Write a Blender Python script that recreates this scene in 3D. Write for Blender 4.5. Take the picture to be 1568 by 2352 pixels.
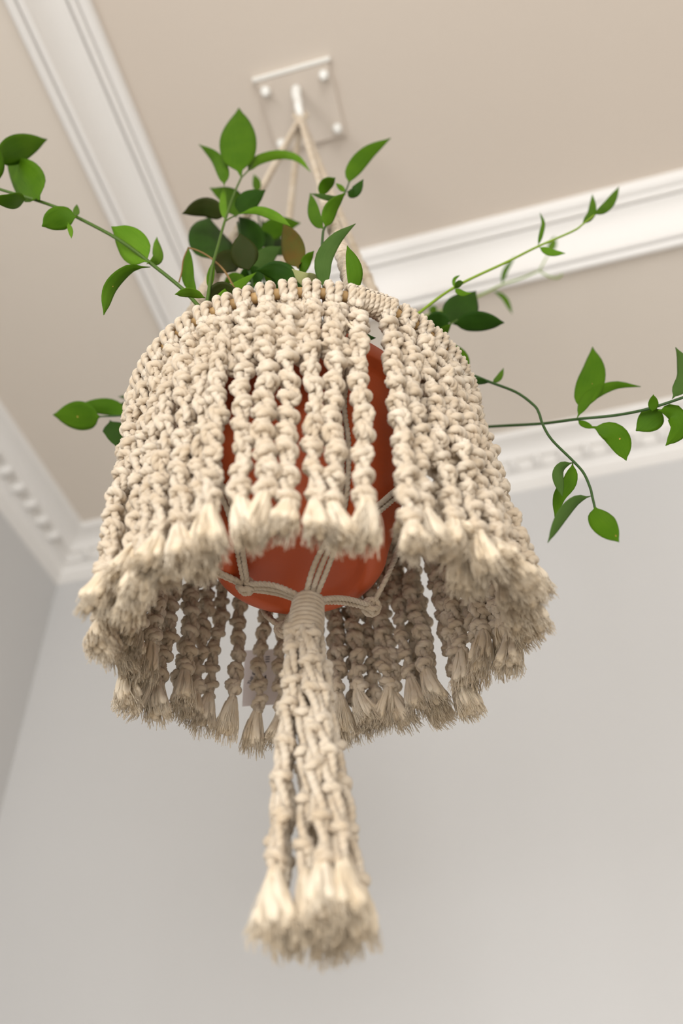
import bpy, math, random
import numpy as np
from mathutils import Vector, Matrix

for o in list(bpy.data.objects):
    bpy.data.objects.remove(o)
SC = bpy.context.scene
COL = SC.collection
random.seed(7)
RNG = np.random.default_rng(7)

# ------------------------------------------------------------------ camera
# World axes follow the room: X runs along the far wall, Y along the left wall.
F_PX, PITCH, ROLL, YAW = 1990.0, math.radians(44.6), math.radians(-3.0), math.radians(77.9)
ZC = 1.5                                   # camera height above the floor
SN, CS = math.sin(YAW), math.cos(YAW)
D = 0.6                                    # camera to hanger axis, horizontally, in metres


def cw(x, y, z):
    """Viewer-aligned metres (x right, y away, z above eye height) -> world."""
    return np.array((x * SN - y * CS, x * CS + y * SN, z + ZC))


_fwd = np.array((0, math.cos(PITCH), math.sin(PITCH)))
_up0 = np.array((0, -math.sin(PITCH), math.cos(PITCH)))
_ri0 = np.array((1.0, 0, 0))
_ri = math.cos(ROLL) * _ri0 + math.sin(ROLL) * _up0
_up = -math.sin(ROLL) * _ri0 + math.cos(ROLL) * _up0


def sight(px, py):
    return _ri * (px - 784.0) / F_PX - _up * (py - 1176.0) / F_PX + _fwd


def at_y(px, py, y):
    """Point seen at photo position (px, py) that stands y*D metres away (horizontally)."""
    d = sight(px, py)
    d = d * (y * D / d[1])
    return cw(*d)


def at_z(px, py, z):
    d = sight(px, py)
    d = d * (z * D / d[2])
    return cw(*d)


cam_data = bpy.data.cameras.new('camera')
cam = bpy.data.objects.new('camera', cam_data)
COL.objects.link(cam)
zero = cw(0, 0, 0)
rw, uw, fw = (Vector(cw(*v) - zero) for v in (_ri, _up, _fwd))
cam.matrix_world = Matrix(((rw.x, uw.x, -fw.x, 0), (rw.y, uw.y, -fw.y, 0), (rw.z, uw.z, -fw.z, ZC), (0, 0, 0, 1)))
cam_data.sensor_fit = 'VERTICAL'
cam_data.sensor_height = 36.0
cam_data.lens = F_PX / 2352.0 * 36.0
cam_data.clip_start = 0.01
cam_data.dof.use_dof = True
cam_data.dof.focus_distance = 0.83
cam_data.dof.aperture_fstop = 2.5
SC.camera = cam

# ------------------------------------------------------------------ light
world = bpy.data.worlds.new('sky')
SC.world = world
world.use_nodes = True
wb = world.node_tree.nodes['Background']
wb.inputs[0].default_value = (0.86, 0.93, 1.0, 1)
wb.inputs[1].default_value = 1.0


def window_light(name, loc, direction, sx, sy, power, color):
    l = bpy.data.lights.new(name, 'AREA')
    l.shape = 'RECTANGLE'
    l.size, l.size_y = sx, sy
    l.energy = power
    l.color = color
    o = bpy.data.objects.new(name, l)
    COL.objects.link(o)
    o.location = loc
    o.rotation_euler = Vector(direction).to_track_quat('-Z', 'Z').to_euler()
    return o


window_light('window_daylight', (-1.10, -1.60, 1.55), (1, 0.12, 0.0), 1.7, 2.0, 56, (1.0, 0.995, 0.98))
window_light('window_daylight', (0.80, -2.96, 1.55), (-0.12, 1, 0.0), 2.2, 2.0, 72, (1.0, 0.995, 0.98))
SC.view_settings.view_transform = 'Standard'
SC.view_settings.look = 'None'
SC.view_settings.gamma = 1.0
SC.view_settings.use_curve_mapping = False
SC.view_settings.exposure = 0.2


# ------------------------------------------------------------------ materials
def srgb(r, g, b):
    f = lambda c: (c / 255 / 12.92) if c / 255 <= 0.04045 else ((c / 255 + 0.055) / 1.055) ** 2.4
    return (f(r), f(g), f(b), 1)


def mat(name, col, rough=0.8, noise=None, bump=None, spec=0.3, col2=None):
    """noise = (scale, strength of colour change), bump = (scale, strength)."""
    m = bpy.data.materials.new(name)
    m.use_nodes = True
    nt = m.node_tree
    b = nt.nodes['Principled BSDF']
    b.inputs['Roughness'].default_value = rough
    b.inputs['Specular IOR Level'].default_value = spec
    b.inputs['Base Color'].default_value = col
    tc = nt.nodes.new('ShaderNodeTexCoord')
    if noise:
        n = nt.nodes.new('ShaderNodeTexNoise')
        n.inputs['Scale'].default_value = noise[0]
        n.inputs['Detail'].default_value = 4
        nt.links.new(tc.outputs['Object'], n.inputs['Vector'])
        mx = nt.nodes.new('ShaderNodeMix')
        mx.data_type = 'RGBA'
        mx.inputs['A'].default_value = col
        mx.inputs['B'].default_value = col2 or tuple(c * (1 - noise[1]) for c in col[:3]) + (1,)
        nt.links.new(n.outputs['Fac'], mx.inputs['Factor'])
        nt.links.new(mx.outputs['Result'], b.inputs['Base Color'])
    if bump:
        n2 = nt.nodes.new('ShaderNodeTexNoise')
        n2.inputs['Scale'].default_value = bump[0]
        n2.inputs['Detail'].default_value = 3
        nt.links.new(tc.outputs['Object'], n2.inputs['Vector'])
        bp = nt.nodes.new('ShaderNodeBump')
        bp.inputs['Strength'].default_value = bump[1]
        bp.inputs['Distance'].default_value = 0.002
        nt.links.new(n2.outputs['Fac'], bp.inputs['Height'])
        nt.links.new(bp.outputs['Normal'], b.inputs['Normal'])
    return m


def cord_material(name, col, col2, fibre=0.6, trans=0.0):
    """Cotton: fine fibres running along the cord (UV u = length, v = around)."""
    m = bpy.data.materials.new(name)
    m.use_nodes = True
    nt = m.node_tree
    b = nt.nodes['Principled BSDF']
    b.inputs['Roughness'].default_value = 0.95
    b.inputs['Specular IOR Level'].default_value = 0.1
    b.inputs['Sheen Weight'].default_value = 0.25
    b.inputs['Sheen Roughness'].default_value = 0.6
    uv = nt.nodes.new('ShaderNodeUVMap')
    uv.uv_map = 'UVMap'
    mp = nt.nodes.new('ShaderNodeMapping')
    mp.inputs['Scale'].default_value = (130, 26, 1)
    nt.links.new(uv.outputs['UV'], mp.inputs['Vector'])
    n = nt.nodes.new('ShaderNodeTexNoise')
    n.inputs['Scale'].default_value = 1.0
    n.inputs['Detail'].default_value = 3
    nt.links.new(mp.outputs['Vector'], n.inputs['Vector'])
    tc = nt.nodes.new('ShaderNodeTexCoord')
    n2 = nt.nodes.new('ShaderNodeTexNoise')
    n2.inputs['Scale'].default_value = 60
    nt.links.new(tc.outputs['Object'], n2.inputs['Vector'])
    ad = nt.nodes.new('ShaderNodeMath')
    ad.operation = 'MULTIPLY_ADD'
    nt.links.new(n.outputs['Fac'], ad.inputs[0])
    ad.inputs[1].default_value = 0.6
    nt.links.new(n2.outputs['Fac'], ad.inputs[2])
    rp = nt.nodes.new('ShaderNodeMapRange')
    rp.inputs['From Min'].default_value = 0.5
    rp.inputs['From Max'].default_value = 1.1
    nt.links.new(ad.outputs['Value'], rp.inputs['Value'])
    mx = nt.nodes.new('ShaderNodeMix')
    mx.data_type = 'RGBA'
    mx.inputs['A'].default_value = col2
    mx.inputs['B'].default_value = col
    nt.links.new(rp.outputs['Result'], mx.inputs['Factor'])
    nt.links.new(mx.outputs['Result'], b.inputs['Base Color'])
    bp = nt.nodes.new('ShaderNodeBump')
    bp.inputs['Strength'].default_value = fibre
    bp.inputs['Distance'].default_value = 0.0006
    nt.links.new(n.outputs['Fac'], bp.inputs['Height'])
    nt.links.new(bp.outputs['Normal'], b.inputs['Normal'])
    if trans:                                        # single loose fibres let light through
        tr = nt.nodes.new('ShaderNodeBsdfTranslucent')
        nt.links.new(mx.outputs['Result'], tr.inputs['Color'])
        ms = nt.nodes.new('ShaderNodeMixShader')
        ms.inputs[0].default_value = trans
        nt.links.new(b.outputs[0], ms.inputs[1])
        nt.links.new(tr.outputs[0], ms.inputs[2])
        nt.links.new(ms.outputs[0], nt.nodes['Material Output'].inputs['Surface'])
    return m


def leaf_material(name, col, col2, trans):
    m = bpy.data.materials.new(name)
    m.use_nodes = True
    nt = m.node_tree
    b = nt.nodes['Principled BSDF']
    out = nt.nodes['Material Output']
    b.inputs['Roughness'].default_value = 0.55
    b.inputs['Specular IOR Level'].default_value = 0.12
    uv = nt.nodes.new('ShaderNodeUVMap')
    uv.uv_map = 'UVMap'
    mp = nt.nodes.new('ShaderNodeMapping')
    mp.inputs['Scale'].default_value = (2.0, 22, 1)        # fine parallel veins
    nt.links.new(uv.outputs['UV'], mp.inputs['Vector'])
    n = nt.nodes.new('ShaderNodeTexNoise')
    n.inputs['Scale'].default_value = 1.5
    n.inputs['Detail'].default_value = 3
    nt.links.new(mp.outputs['Vector'], n.inputs['Vector'])
    tc = nt.nodes.new('ShaderNodeTexCoord')
    n2 = nt.nodes.new('ShaderNodeTexNoise')
    n2.inputs['Scale'].default_value = 30
    nt.links.new(tc.outputs['Object'], n2.inputs['Vector'])
    ad = nt.nodes.new('ShaderNodeMath')
    ad.operation = 'ADD'
    nt.links.new(n.outputs['Fac'], ad.inputs[0])
    nt.links.new(n2.outputs['Fac'], ad.inputs[1])
    rp = nt.nodes.new('ShaderNodeMapRange')
    rp.inputs['From Min'].default_value = 0.65
    rp.inputs['From Max'].default_value = 1.35
    nt.links.new(ad.outputs['Value'], rp.inputs['Value'])
    mx = nt.nodes.new('ShaderNodeMix')
    mx.data_type = 'RGBA'
    mx.inputs['A'].default_value = col
    mx.inputs['B'].default_value = col2
    nt.links.new(rp.outputs['Result'], mx.inputs['Factor'])
    nt.links.new(mx.outputs['Result'], b.inputs['Base Color'])
    bp = nt.nodes.new('ShaderNodeBump')
    bp.inputs['Strength'].default_value = 0.25
    bp.inputs['Distance'].default_value = 0.0006
    nt.links.new(n.outputs['Fac'], bp.inputs['Height'])
    nt.links.new(bp.outputs['Normal'], b.inputs['Normal'])
    tr = nt.nodes.new('ShaderNodeBsdfTranslucent')
    nt.links.new(mx.outputs['Result'], tr.inputs['Color'])
    ms = nt.nodes.new('ShaderNodeMixShader')
    ms.inputs[0].default_value = trans
    nt.links.new(b.outputs[0], ms.inputs[1])
    nt.links.new(tr.outputs[0], ms.inputs[2])
    nt.links.new(ms.outputs[0], out.inputs['Surface'])
    return m


M = {
    'wall': mat('wall_paint', srgb(206, 205, 204), 0.9, (1.3, 0.04), (180, 0.05)),
    'soffit': mat('soffit_paint', srgb(224, 214, 202), 0.9, (1.5, 0.04), (180, 0.05)),
    'tray': mat('tray_ceiling_paint', srgb(215, 203, 190), 0.9, (1.5, 0.05), (180, 0.05)),
    'trim': mat('white_plaster', srgb(236, 233, 229), 0.7, (3, 0.03), (120, 0.04)),
    'floor': mat('oak_floor', srgb(200, 192, 182), 0.5, (4, 0.2), (40, 0.1)),
    'frame': mat('window_frame_paint', srgb(235, 233, 228), 0.5, (5, 0.03)),
    'cord': cord_material('natural_cotton', srgb(225, 211, 191), srgb(199, 178, 150)),
    'fringe': cord_material('brushed_cotton_fringe', srgb(231, 218, 197), srgb(213, 191, 158), 0.5),
    'wood': mat('pale_wood_ring', srgb(204, 168, 116), 0.6, (60, 0.3)),
    'pot': mat('terracotta_plastic', srgb(196, 86, 40), 0.45, (9, 0.16), (400, 0.08), 0.4),
    'soil': mat('potting_soil', srgb(52, 38, 28), 1.0, (80, 0.5), (90, 0.8)),
    'stem': mat('green_stem', srgb(74, 102, 30), 0.5, (40, 0.25), (200, 0.15)),
    'stem_light': mat('young_stem', srgb(132, 160, 44), 0.5, (40, 0.2), (200, 0.15)),
    'stem_dark': mat('bluish_stem', srgb(54, 82, 38), 0.5, (40, 0.25), (200, 0.15)),
    'stem_brown': mat('dry_stem', srgb(134, 104, 62), 0.8, (40, 0.25)),
    'white': mat('white_enamel', srgb(240, 238, 232), 0.35, (20, 0.02)),
    'paper': mat('tag_paper', srgb(226, 216, 216), 0.9, (60, 0.04)),
    'ink': mat('dark_ink', srgb(34, 28, 52), 0.8, (50, 0.1)),
    'spot': mat('leaf_blemish', srgb(206, 166, 84), 0.8, (90, 0.3)),
}
LEAF = [
    leaf_material('leaf_green', srgb(66, 106, 8), srgb(86, 124, 18), 0.3),
    leaf_material('leaf_dark', srgb(34, 62, 8), srgb(46, 80, 14), 0.18),
    leaf_material('leaf_light', srgb(92, 138, 22), srgb(114, 154, 40), 0.35),
    leaf_material('leaf_bronze', srgb(108, 74, 26), srgb(78, 88, 30), 0.25),
    leaf_material('leaf_pale_back', srgb(172, 172, 116), srgb(150, 156, 100), 0.25),
    leaf_material('leaf_grey_green', srgb(64, 94, 36), srgb(82, 108, 50), 0.25),
    leaf_material('leaf_olive', srgb(44, 58, 14), srgb(56, 56, 20), 0.2),
]


# ------------------------------------------------------------------ mesh helpers
class MB:
    """Collects pieces of one mesh: vertices, faces, uv per vertex."""

    def __init__(self):
        self.v, self.f, self.uv, self.n = [], [], [], 0

    def add(self, v, f, uv=None):
        v = np.asarray(v, float)
        self.v.append(v)
        self.f.append([tuple(int(i) + self.n for i in q) for q in f])
        self.uv.append(np.zeros((len(v), 2)) if uv is None else np.asarray(uv, float))
        self.n += len(v)
        return self

    def mesh(self, name, material, origin=(0, 0, 0), smooth=True):
        v = np.concatenate(self.v) - np.asarray(origin)
        f = [q for p in self.f for q in p]
        uv = np.concatenate(self.uv)
        me = bpy.data.meshes.new(name)
        me.from_pydata(v.tolist(), [], f)
        lay = me.uv_layers.new(name='UVMap')
        idx = np.empty(len(me.loops), dtype=np.int32)
        me.loops.foreach_get('vertex_index', idx)
        lay.data.foreach_set('uv', uv[idx].astype(np.float32).ravel())
        if smooth:
            me.polygons.foreach_set('use_smooth', np.ones(len(me.polygons), dtype=bool))
        me.materials.append(material)
        me.update()
        return me


def grid_faces(n, k, closed=True):
    """Quads of a tube with n rings of k vertices."""
    f = []
    kk = k if closed else k - 1
    for i in range(n - 1):
        for j in range(kk):
            j2 = (j + 1) % k
            f.append((i * k + j, i * k + j2, (i + 1) * k + j2, (i + 1) * k + j))
    return f


def resample(p, step):
    p = np.asarray(p, float)
    s = np.concatenate(([0], np.cumsum(np.linalg.norm(np.diff(p, axis=0), axis=1))))
    n = max(3, int(s[-1] / step) + 1)
    t = np.linspace(0, s[-1], n)
    return np.stack([np.interp(t, s, p[:, i]) for i in range(3)], 1)


def spline(pts, per=8):
    """Catmull-Rom through points."""
    p = np.asarray(pts, float)
    if len(p) == 2:
        return np.linspace(p[0], p[1], per + 1)
    q = np.concatenate(([2 * p[0] - p[1]], p, [2 * p[-1] - p[-2]]))
    out = []
    for i in range(1, len(q) - 2):
        for t in np.linspace(0, 1, per, endpoint=False):
            a, b, c, d = q[i - 1], q[i], q[i + 1], q[i + 2]
            out.append(0.5 * ((2 * b) + (c - a) * t + (2 * a - 5 * b + 4 * c - d) * t * t + (3 * b - a - 3 * c + d) * t ** 3))
    out.append(p[-1])
    return np.array(out)


def frames(p):
    t = np.gradient(p, axis=0)
    t /= np.linalg.norm(t, axis=1, keepdims=True) + 1e-12
    n = np.zeros_like(p)
    a = np.array((0, 0, 1.0)) if abs(t[0][2]) < 0.9 else np.array((0, 1.0, 0))
    u = np.cross(t[0], a)
    u /= np.linalg.norm(u)
    for i in range(len(p)):
        u = u - t[i] * (u @ t[i])
        u /= np.linalg.norm(u) + 1e-12
        n[i] = u
    return t, n, np.cross(t, n)


def tube(mb, path, radius, lobes=0, pitch=0.018, k=6, depth=0.22, phase=0.0, caps=True):
    """Round tube, or a rope with `lobes` twisted plies when lobes > 0."""
    p = np.asarray(path, float)
    t, n, b = frames(p)
    s = np.concatenate(([0], np.cumsum(np.linalg.norm(np.diff(p, axis=0), axis=1))))
    rad = np.broadcast_to(np.asarray(radius, float), (len(p),))
    if lobes:
        k = lobes * 4
    th = np.linspace(0, 2 * math.pi, k, endpoint=False)
    tw = phase + 2 * math.pi * s / pitch if lobes else np.zeros(len(p))
    rr = np.ones(k) if not lobes else 1 - depth + depth * np.abs(np.cos(lobes * th / 2)) ** 0.7 * 1.25
    ang = th[None, :] + tw[:, None]
    v = p[:, None, :] + rad[:, None, None] * rr[None, :, None] * (np.cos(ang)[..., None] * n[:, None, :] + np.sin(ang)[..., None] * b[:, None, :])
    uv = np.stack((np.broadcast_to(s[:, None], ang.shape), np.broadcast_to(np.abs(th / math.pi - 1)[None, :], ang.shape)), -1)
    f = grid_faces(len(p), k)
    if caps:
        f.append(tuple(range(k))[::-1])
        f.append(tuple((len(p) - 1) * k + j for j in range(k)))
    mb.add(v.reshape(-1, 3), f, uv.reshape(-1, 2))


def lathe(mb, prof, k=64, centre=(0, 0, 0), wobble=None):
    prof = np.asarray(prof, float)
    th = np.linspace(0, 2 * math.pi, k, endpoint=False)
    v = []
    for r, z in prof:
        v.append(np.stack((r * np.cos(th), r * np.sin(th), np.full(k, z)), 1))
    mb.add(np.concatenate(v) + np.asarray(centre), grid_faces(len(prof), k))


def box(mb, lo, hi):
    x0, y0, z0 = lo
    x1, y1, z1 = hi
    v = [(x0, y0, z0), (x1, y0, z0), (x1, y1, z0), (x0, y1, z0), (x0, y0, z1), (x1, y0, z1), (x1, y1, z1), (x0, y1, z1)]
    mb.add(v, [(0, 3, 2, 1), (4, 5, 6, 7), (0, 1, 5, 4), (1, 2, 6, 5), (2, 3, 7, 6), (3, 0, 4, 7)])


def link(name, me, parent=None, loc=(0, 0, 0), matrix=None):
    o = bpy.data.objects.new(name, me)
    COL.objects.link(o)
    if matrix is not None:
        o.matrix_basis = matrix
    else:
        o.location = loc
    if parent:
        o.parent = parent
    return o


def tag(o, label=None, cat=None, group=None, kind=None):
    if label: o['label'] = label
    if cat: o['category'] = cat
    if group: o['group'] = group
    if kind: o['kind'] = kind
    return o


# ------------------------------------------------------------------ the room
XL, XR, YB, YF = -1.108, 3.2, -3.0, 1.541        # wall faces
ZS, ZT = ZC + 1.61, ZC + 1.71                    # soffit and raised middle of the ceiling
TX0, TX1, TY0, TY1 = -0.579, 2.67, -2.47, 1.036  # opening of the soffit
TH = 0.12


def struct(name, mb, m, smooth=False):
    return tag(link(name, mb.mesh(name, m, smooth=smooth)), kind='structure')


b = MB(); box(b, (XL - TH, YB - TH, -0.1), (XR + TH, YF + TH, 0)); struct('floor', b, M['floor'])
WZ0, WZ1 = 0.55, 2.55


def pierced(name, axis, fixed, ends, holes):
    """A wall with window openings; axis 0 runs along X, 1 along Y."""
    b = MB()

    def seg(a0, a1, z0, z1):
        lo, hi = [0, 0, z0], [0, 0, z1]
        lo[axis], hi[axis] = a0, a1
        lo[1 - axis], hi[1 - axis] = fixed - TH, fixed
        box(b, lo, hi)
    cur = ends[0]
    for h0, h1 in holes:
        seg(cur, h0, 0, ZS + 0.3)
        seg(h0, h1, 0, WZ0)
        seg(h0, h1, WZ1, ZS + 0.3)
        cur = h1
    seg(cur, ends[1], 0, ZS + 0.3)
    struct(name, b, M['wall'])


pierced('wall_left', 1, XL, (YB - TH, YF + TH), [(-2.45, -0.75)])
pierced('wall_back', 0, YB, (XL, XR), [(-0.3, 1.9)])
b = MB(); box(b, (XL, YF, 0), (XR, YF + TH, ZS + 0.3)); struct('wall_far', b, M['wall'])
b = MB(); box(b, (XR, YB - TH, 0), (XR + TH, YF + TH, ZS + 0.3)); struct('wall_right', b, M['wall'])
for i, (loc, rz, hw) in enumerate((((XL - 0.06, -1.60, WZ0), math.pi / 2, 0.85), ((0.80, YB - 0.06, WZ0), 0, 1.10))):
    o = tag(bpy.data.objects.new('window_%d' % (i + 1), None), kind='structure')
    COL.objects.link(o)
    o.location = loc
    o.rotation_euler.z = rz
    hh = WZ1 - WZ0
    for nm, lo, hi in (('frame_rail', (-hw, -0.04, 0), (hw, 0.02, 0.07)), ('frame_rail', (-hw, -0.04, hh - 0.07), (hw, 0.02, hh)),
                       ('frame_stile', (-hw, -0.04, 0.07), (-hw + 0.07, 0.02, hh - 0.07)), ('frame_stile', (hw - 0.07, -0.04, 0.07), (hw, 0.02, hh - 0.07)),
                       ('mullion', (-0.03, -0.04, 0.07), (0.03, 0.02, hh - 0.07))):
        q = MB(); box(q, lo, hi)
        link(nm, q.mesh(nm, M['frame'], smooth=False), o)

# soffit with the rectangular opening, and the raised ceiling above it
b = MB()
for lo, hi in (((XL, YB, ZS), (TX0, YF, ZS + 0.03)), ((TX1, YB, ZS), (XR, YF, ZS + 0.03)),
               ((TX0, YB, ZS), (TX1, TY0, ZS + 0.03)), ((TX0, TY1, ZS), (TX1, YF, ZS + 0.03))):
    box(b, lo, hi)
tag(link('ceiling', b.mesh('ceiling', M['soffit'], smooth=False)), kind='structure')
b = MB(); box(b, (TX0 - 0.1, TY0 - 0.1, ZT), (TX1 + 0.1, TY1 + 0.1, ZT + 0.05)); struct('ceiling', b, M['tray'])


def arc(u0, w0, u1, w1, cu, cw_, n=8):
    """Quarter-curve points from (u0,w0) to (u1,w1) pulled to the control point."""
    out = []
    for t in np.linspace(0, 1, n):
        out.append(((1 - t) ** 2 * u0 + 2 * t * (1 - t) * cu + t * t * u1, (1 - t) ** 2 * w0 + 2 * t * (1 - t) * cw_ + t * t * w1))
    return out


def bead(u, w, r, a0, a1, n=6):
    return [(u + r * math.cos(math.radians(a)), w + r * math.sin(math.radians(a))) for a in np.linspace(a0, a1, n)]


def moulding_loop(name, prof, x0, x1, y0, y1, inward=1):
    """Sweep profile (u = into the room, z) round a mitred rectangle."""
    b = MB()
    prof = np.array(prof)
    corners = [(x0, y0, 1, 1), (x1, y0, -1, 1), (x1, y1, -1, -1), (x0, y1, 1, -1)]
    k = len(prof)
    for i in range(4):                       # one run per side, so mitres stay sharp
        v = []
        for c in (corners[i], corners[(i + 1) % 4]):
            for u, z in prof:
                v.append((c[0] + c[2] * u, c[1] + c[3] * u, z))
        b.add(v, [(j, k + j, k + j + 1, j + 1) for j in range(k - 1)])
    me = b.mesh(name, M['trim'])
    me.polygons.foreach_set('use_smooth', np.zeros(len(me.polygons), dtype=bool))
    return tag(link(name, me), kind='structure')


# crown of the raised ceiling: fillets, cove, fillets
h = ZT - ZS
P = [(0.0, ZS + 0.001)] + bead(0.008, ZS - 0.004, 0.008, 180, 360, 8) + [(0.0165, ZS + 0.005)] \
    + bead(0.0235, ZS + 0.004, 0.007, 180, 365, 8) + [(0.0310, ZS + 0.014)] \
    + arc(0.0312, ZS + 0.014, 0.074, ZT - 0.034, 0.040, ZT - 0.042, 12) \
    + [(0.0755, ZT - 0.024)] + bead(0.083, ZT - 0.026, 0.007, 190, 350, 8) + [(0.0905, ZT - 0.017)] \
    + [(0.0915, ZT - 0.024), (0.097, ZT - 0.0245), (0.105, ZT - 0.021), (0.109, ZT - 0.014), (0.109, ZT)]
moulding_loop('trim_1', P, TX0, TX1, TY0, TY1)
# wall cornice: base fillets, frieze carrying the ornaments, cove, top fillets
ZW = ZC + 1.50
P = [(0.0, ZW - 0.002)] + bead(0.002, ZW + 0.004, 0.005, 250, 400) + [(0.008, ZW + 0.011)] + bead(0.010, ZW + 0.016, 0.005, 250, 400) \
    + [(0.016, ZW + 0.024)] + arc(0.016, ZW + 0.024, 0.034, ZW + 0.040, 0.018, ZW + 0.038, 6) + [(0.036, ZW + 0.040), (0.036, ZW + 0.064)] \
    + [(0.048, ZW + 0.066)] + arc(0.048, ZW + 0.070, 0.088, ZS - 0.016, 0.052, ZS - 0.020, 8) + [(0.092, ZS - 0.016)] + bead(0.093, ZS - 0.010, 0.006, 270, 400) + [(0.100, ZS - 0.003), (0.101, ZS)]
cornice = moulding_loop('trim_2', P, XL, XR, YB, YF)


# carved ornaments along the frieze (little curling leaf brackets)
def ornament():
    b = MB()
    n, k = 7, 8
    v = []
    for i in range(n):
        t = i / (n - 1)
        w = 0.0135 * (1 - 0.75 * t ** 2)               # half width, narrowing upward
        u = 0.010 + 0.020 * math.sin(math.pi * (0.15 + 0.75 * t))   # how far it stands out
        z = 0.002 + 0.028 * t
        for j in range(k):
            a = math.pi * j / (k - 1)
            v.append((w * math.cos(a) + 0.006 * t * t, u * math.sin(a), z))
    f = grid_faces(n, k, closed=False)
    f.append(tuple(range(k))[::-1]); f.append(tuple((n - 1) * k + j for j in range(k)))
    b.add(v, f)
    return b.mesh('ornament', M['trim'])


orn = ornament()
PT = 0.059
y = -0.3
while y < YF - 0.08:
    link('ornament', orn, cornice, matrix=Matrix.Translation((XL + 0.034, y, ZW + 0.036)) @ Matrix.Rotation(-math.pi / 2, 4, 'Z'))
    y += PT
x = XL + 0.10
while x < 1.75:
    link('ornament', orn, cornice, matrix=Matrix.Translation((x, YF - 0.034, ZW + 0.036)) @ Matrix.Rotation(math.pi, 4, 'Z'))
    x += PT

# ------------------------------------------------------------------ ceiling hook
HP = cw(-0.035, 0.633, 1.71)
hook = bpy.data.objects.new('ceiling_hook', None)
COL.objects.link(hook)
hook.location = HP
tag(hook, 'white hook on a square plate screwed to the beige ceiling', 'hook')
b = MB()
ph, e = 0.070, 0.004
v = []
for z, s in ((0.0, ph), (-0.006, ph), (-0.009, ph - e)):
    v += [(-s, -s, z), (s, -s, z), (s, s, z), (-s, s, z)]
b.add(v, [(0, 1, 2, 3)] + grid_faces(3, 4) + [(11, 10, 9, 8)])
link('plate', b.mesh('plate', M['tray'], smooth=False), hook)
b = MB()
box(b, (-0.074, -0.0755, -0.010), (0.074, -0.0705, 0.0))
link('plate_edge', b.mesh('plate_edge', M['white'], smooth=False), hook)
b = MB()
lathe(b, [(0.0, 0.0), (0.0085, 0.0), (0.0095, -0.004), (0.0085, -0.007), (0.0065, -0.008), (0.0065, -0.013), (0.0052, -0.017), (0.0025, -0.0195), (0.0, -0.020)], 16)
nut = b.mesh('screw', M['white'])
for sx in (-1, 1):
    for sy in (-1, 1):
        link('screw', nut, hook, (sx * 0.056, sy * 0.050, -0.009))
HROOT = cw(-0.043, 0.596, 1.70)
HLOW = cw(-0.036, 0.602, 1.585)
b = MB()
up = HROOT - HP
lo = HLOW - HP
sh = np.array([up, up + (0, 0, -0.03), lo + (-0.002, -0.006, 0.05), lo + (-0.001, -0.012, 0.022), lo + (0.0, -0.003, 0.004), lo + (0.001, 0.012, 0.010), lo + (0.002, 0.014, 0.026)])
tube(b, spline(sh, 8), np.interp(np.linspace(0, 1, 49), (0, 0.3, 1), (0.0095, 0.008, 0.0055)), k=14)
link('hook_arm', b.mesh('hook_arm', M['white']), hook)

# ------------------------------------------------------------------ macrame hanger
AX = cw(-0.058 * D, D, 0)                          # the vertical hanging axis
HX = np.array((AX[0], AX[1], ZC + 0.345 * D))
hanger = bpy.data.objects.new('macrame_hanger', None)
COL.objects.link(hanger)
hanger.location = HX
tag(hanger, 'cream cotton macrame plant hanger with skirt of knotted strands and long tassel', 'plant hanger')
CR = 0.0030                                        # cord radius


def ax(r, deg, z):
    """Cylinder coordinates about the hanging axis in units of D; deg 0 faces the viewer, positive to the right."""
    a = math.radians(deg)
    return AX + (cw(r * D * math.sin(a), -r * D * math.cos(a), z * D) - cw(0, 0, 0)) * np.array((1, 1, 1))


RZ, RR = 1.17, 0.295                               # ring height and radius
b = MB()
th = np.linspace(0, 2 * math.pi, 97)
tube(b, np.array([ax(RR, math.degrees(t), RZ) for t in th]), 0.0052, k=10, caps=False)
link('ring', b.mesh('ring', M['wood'], HX), hanger)


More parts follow.
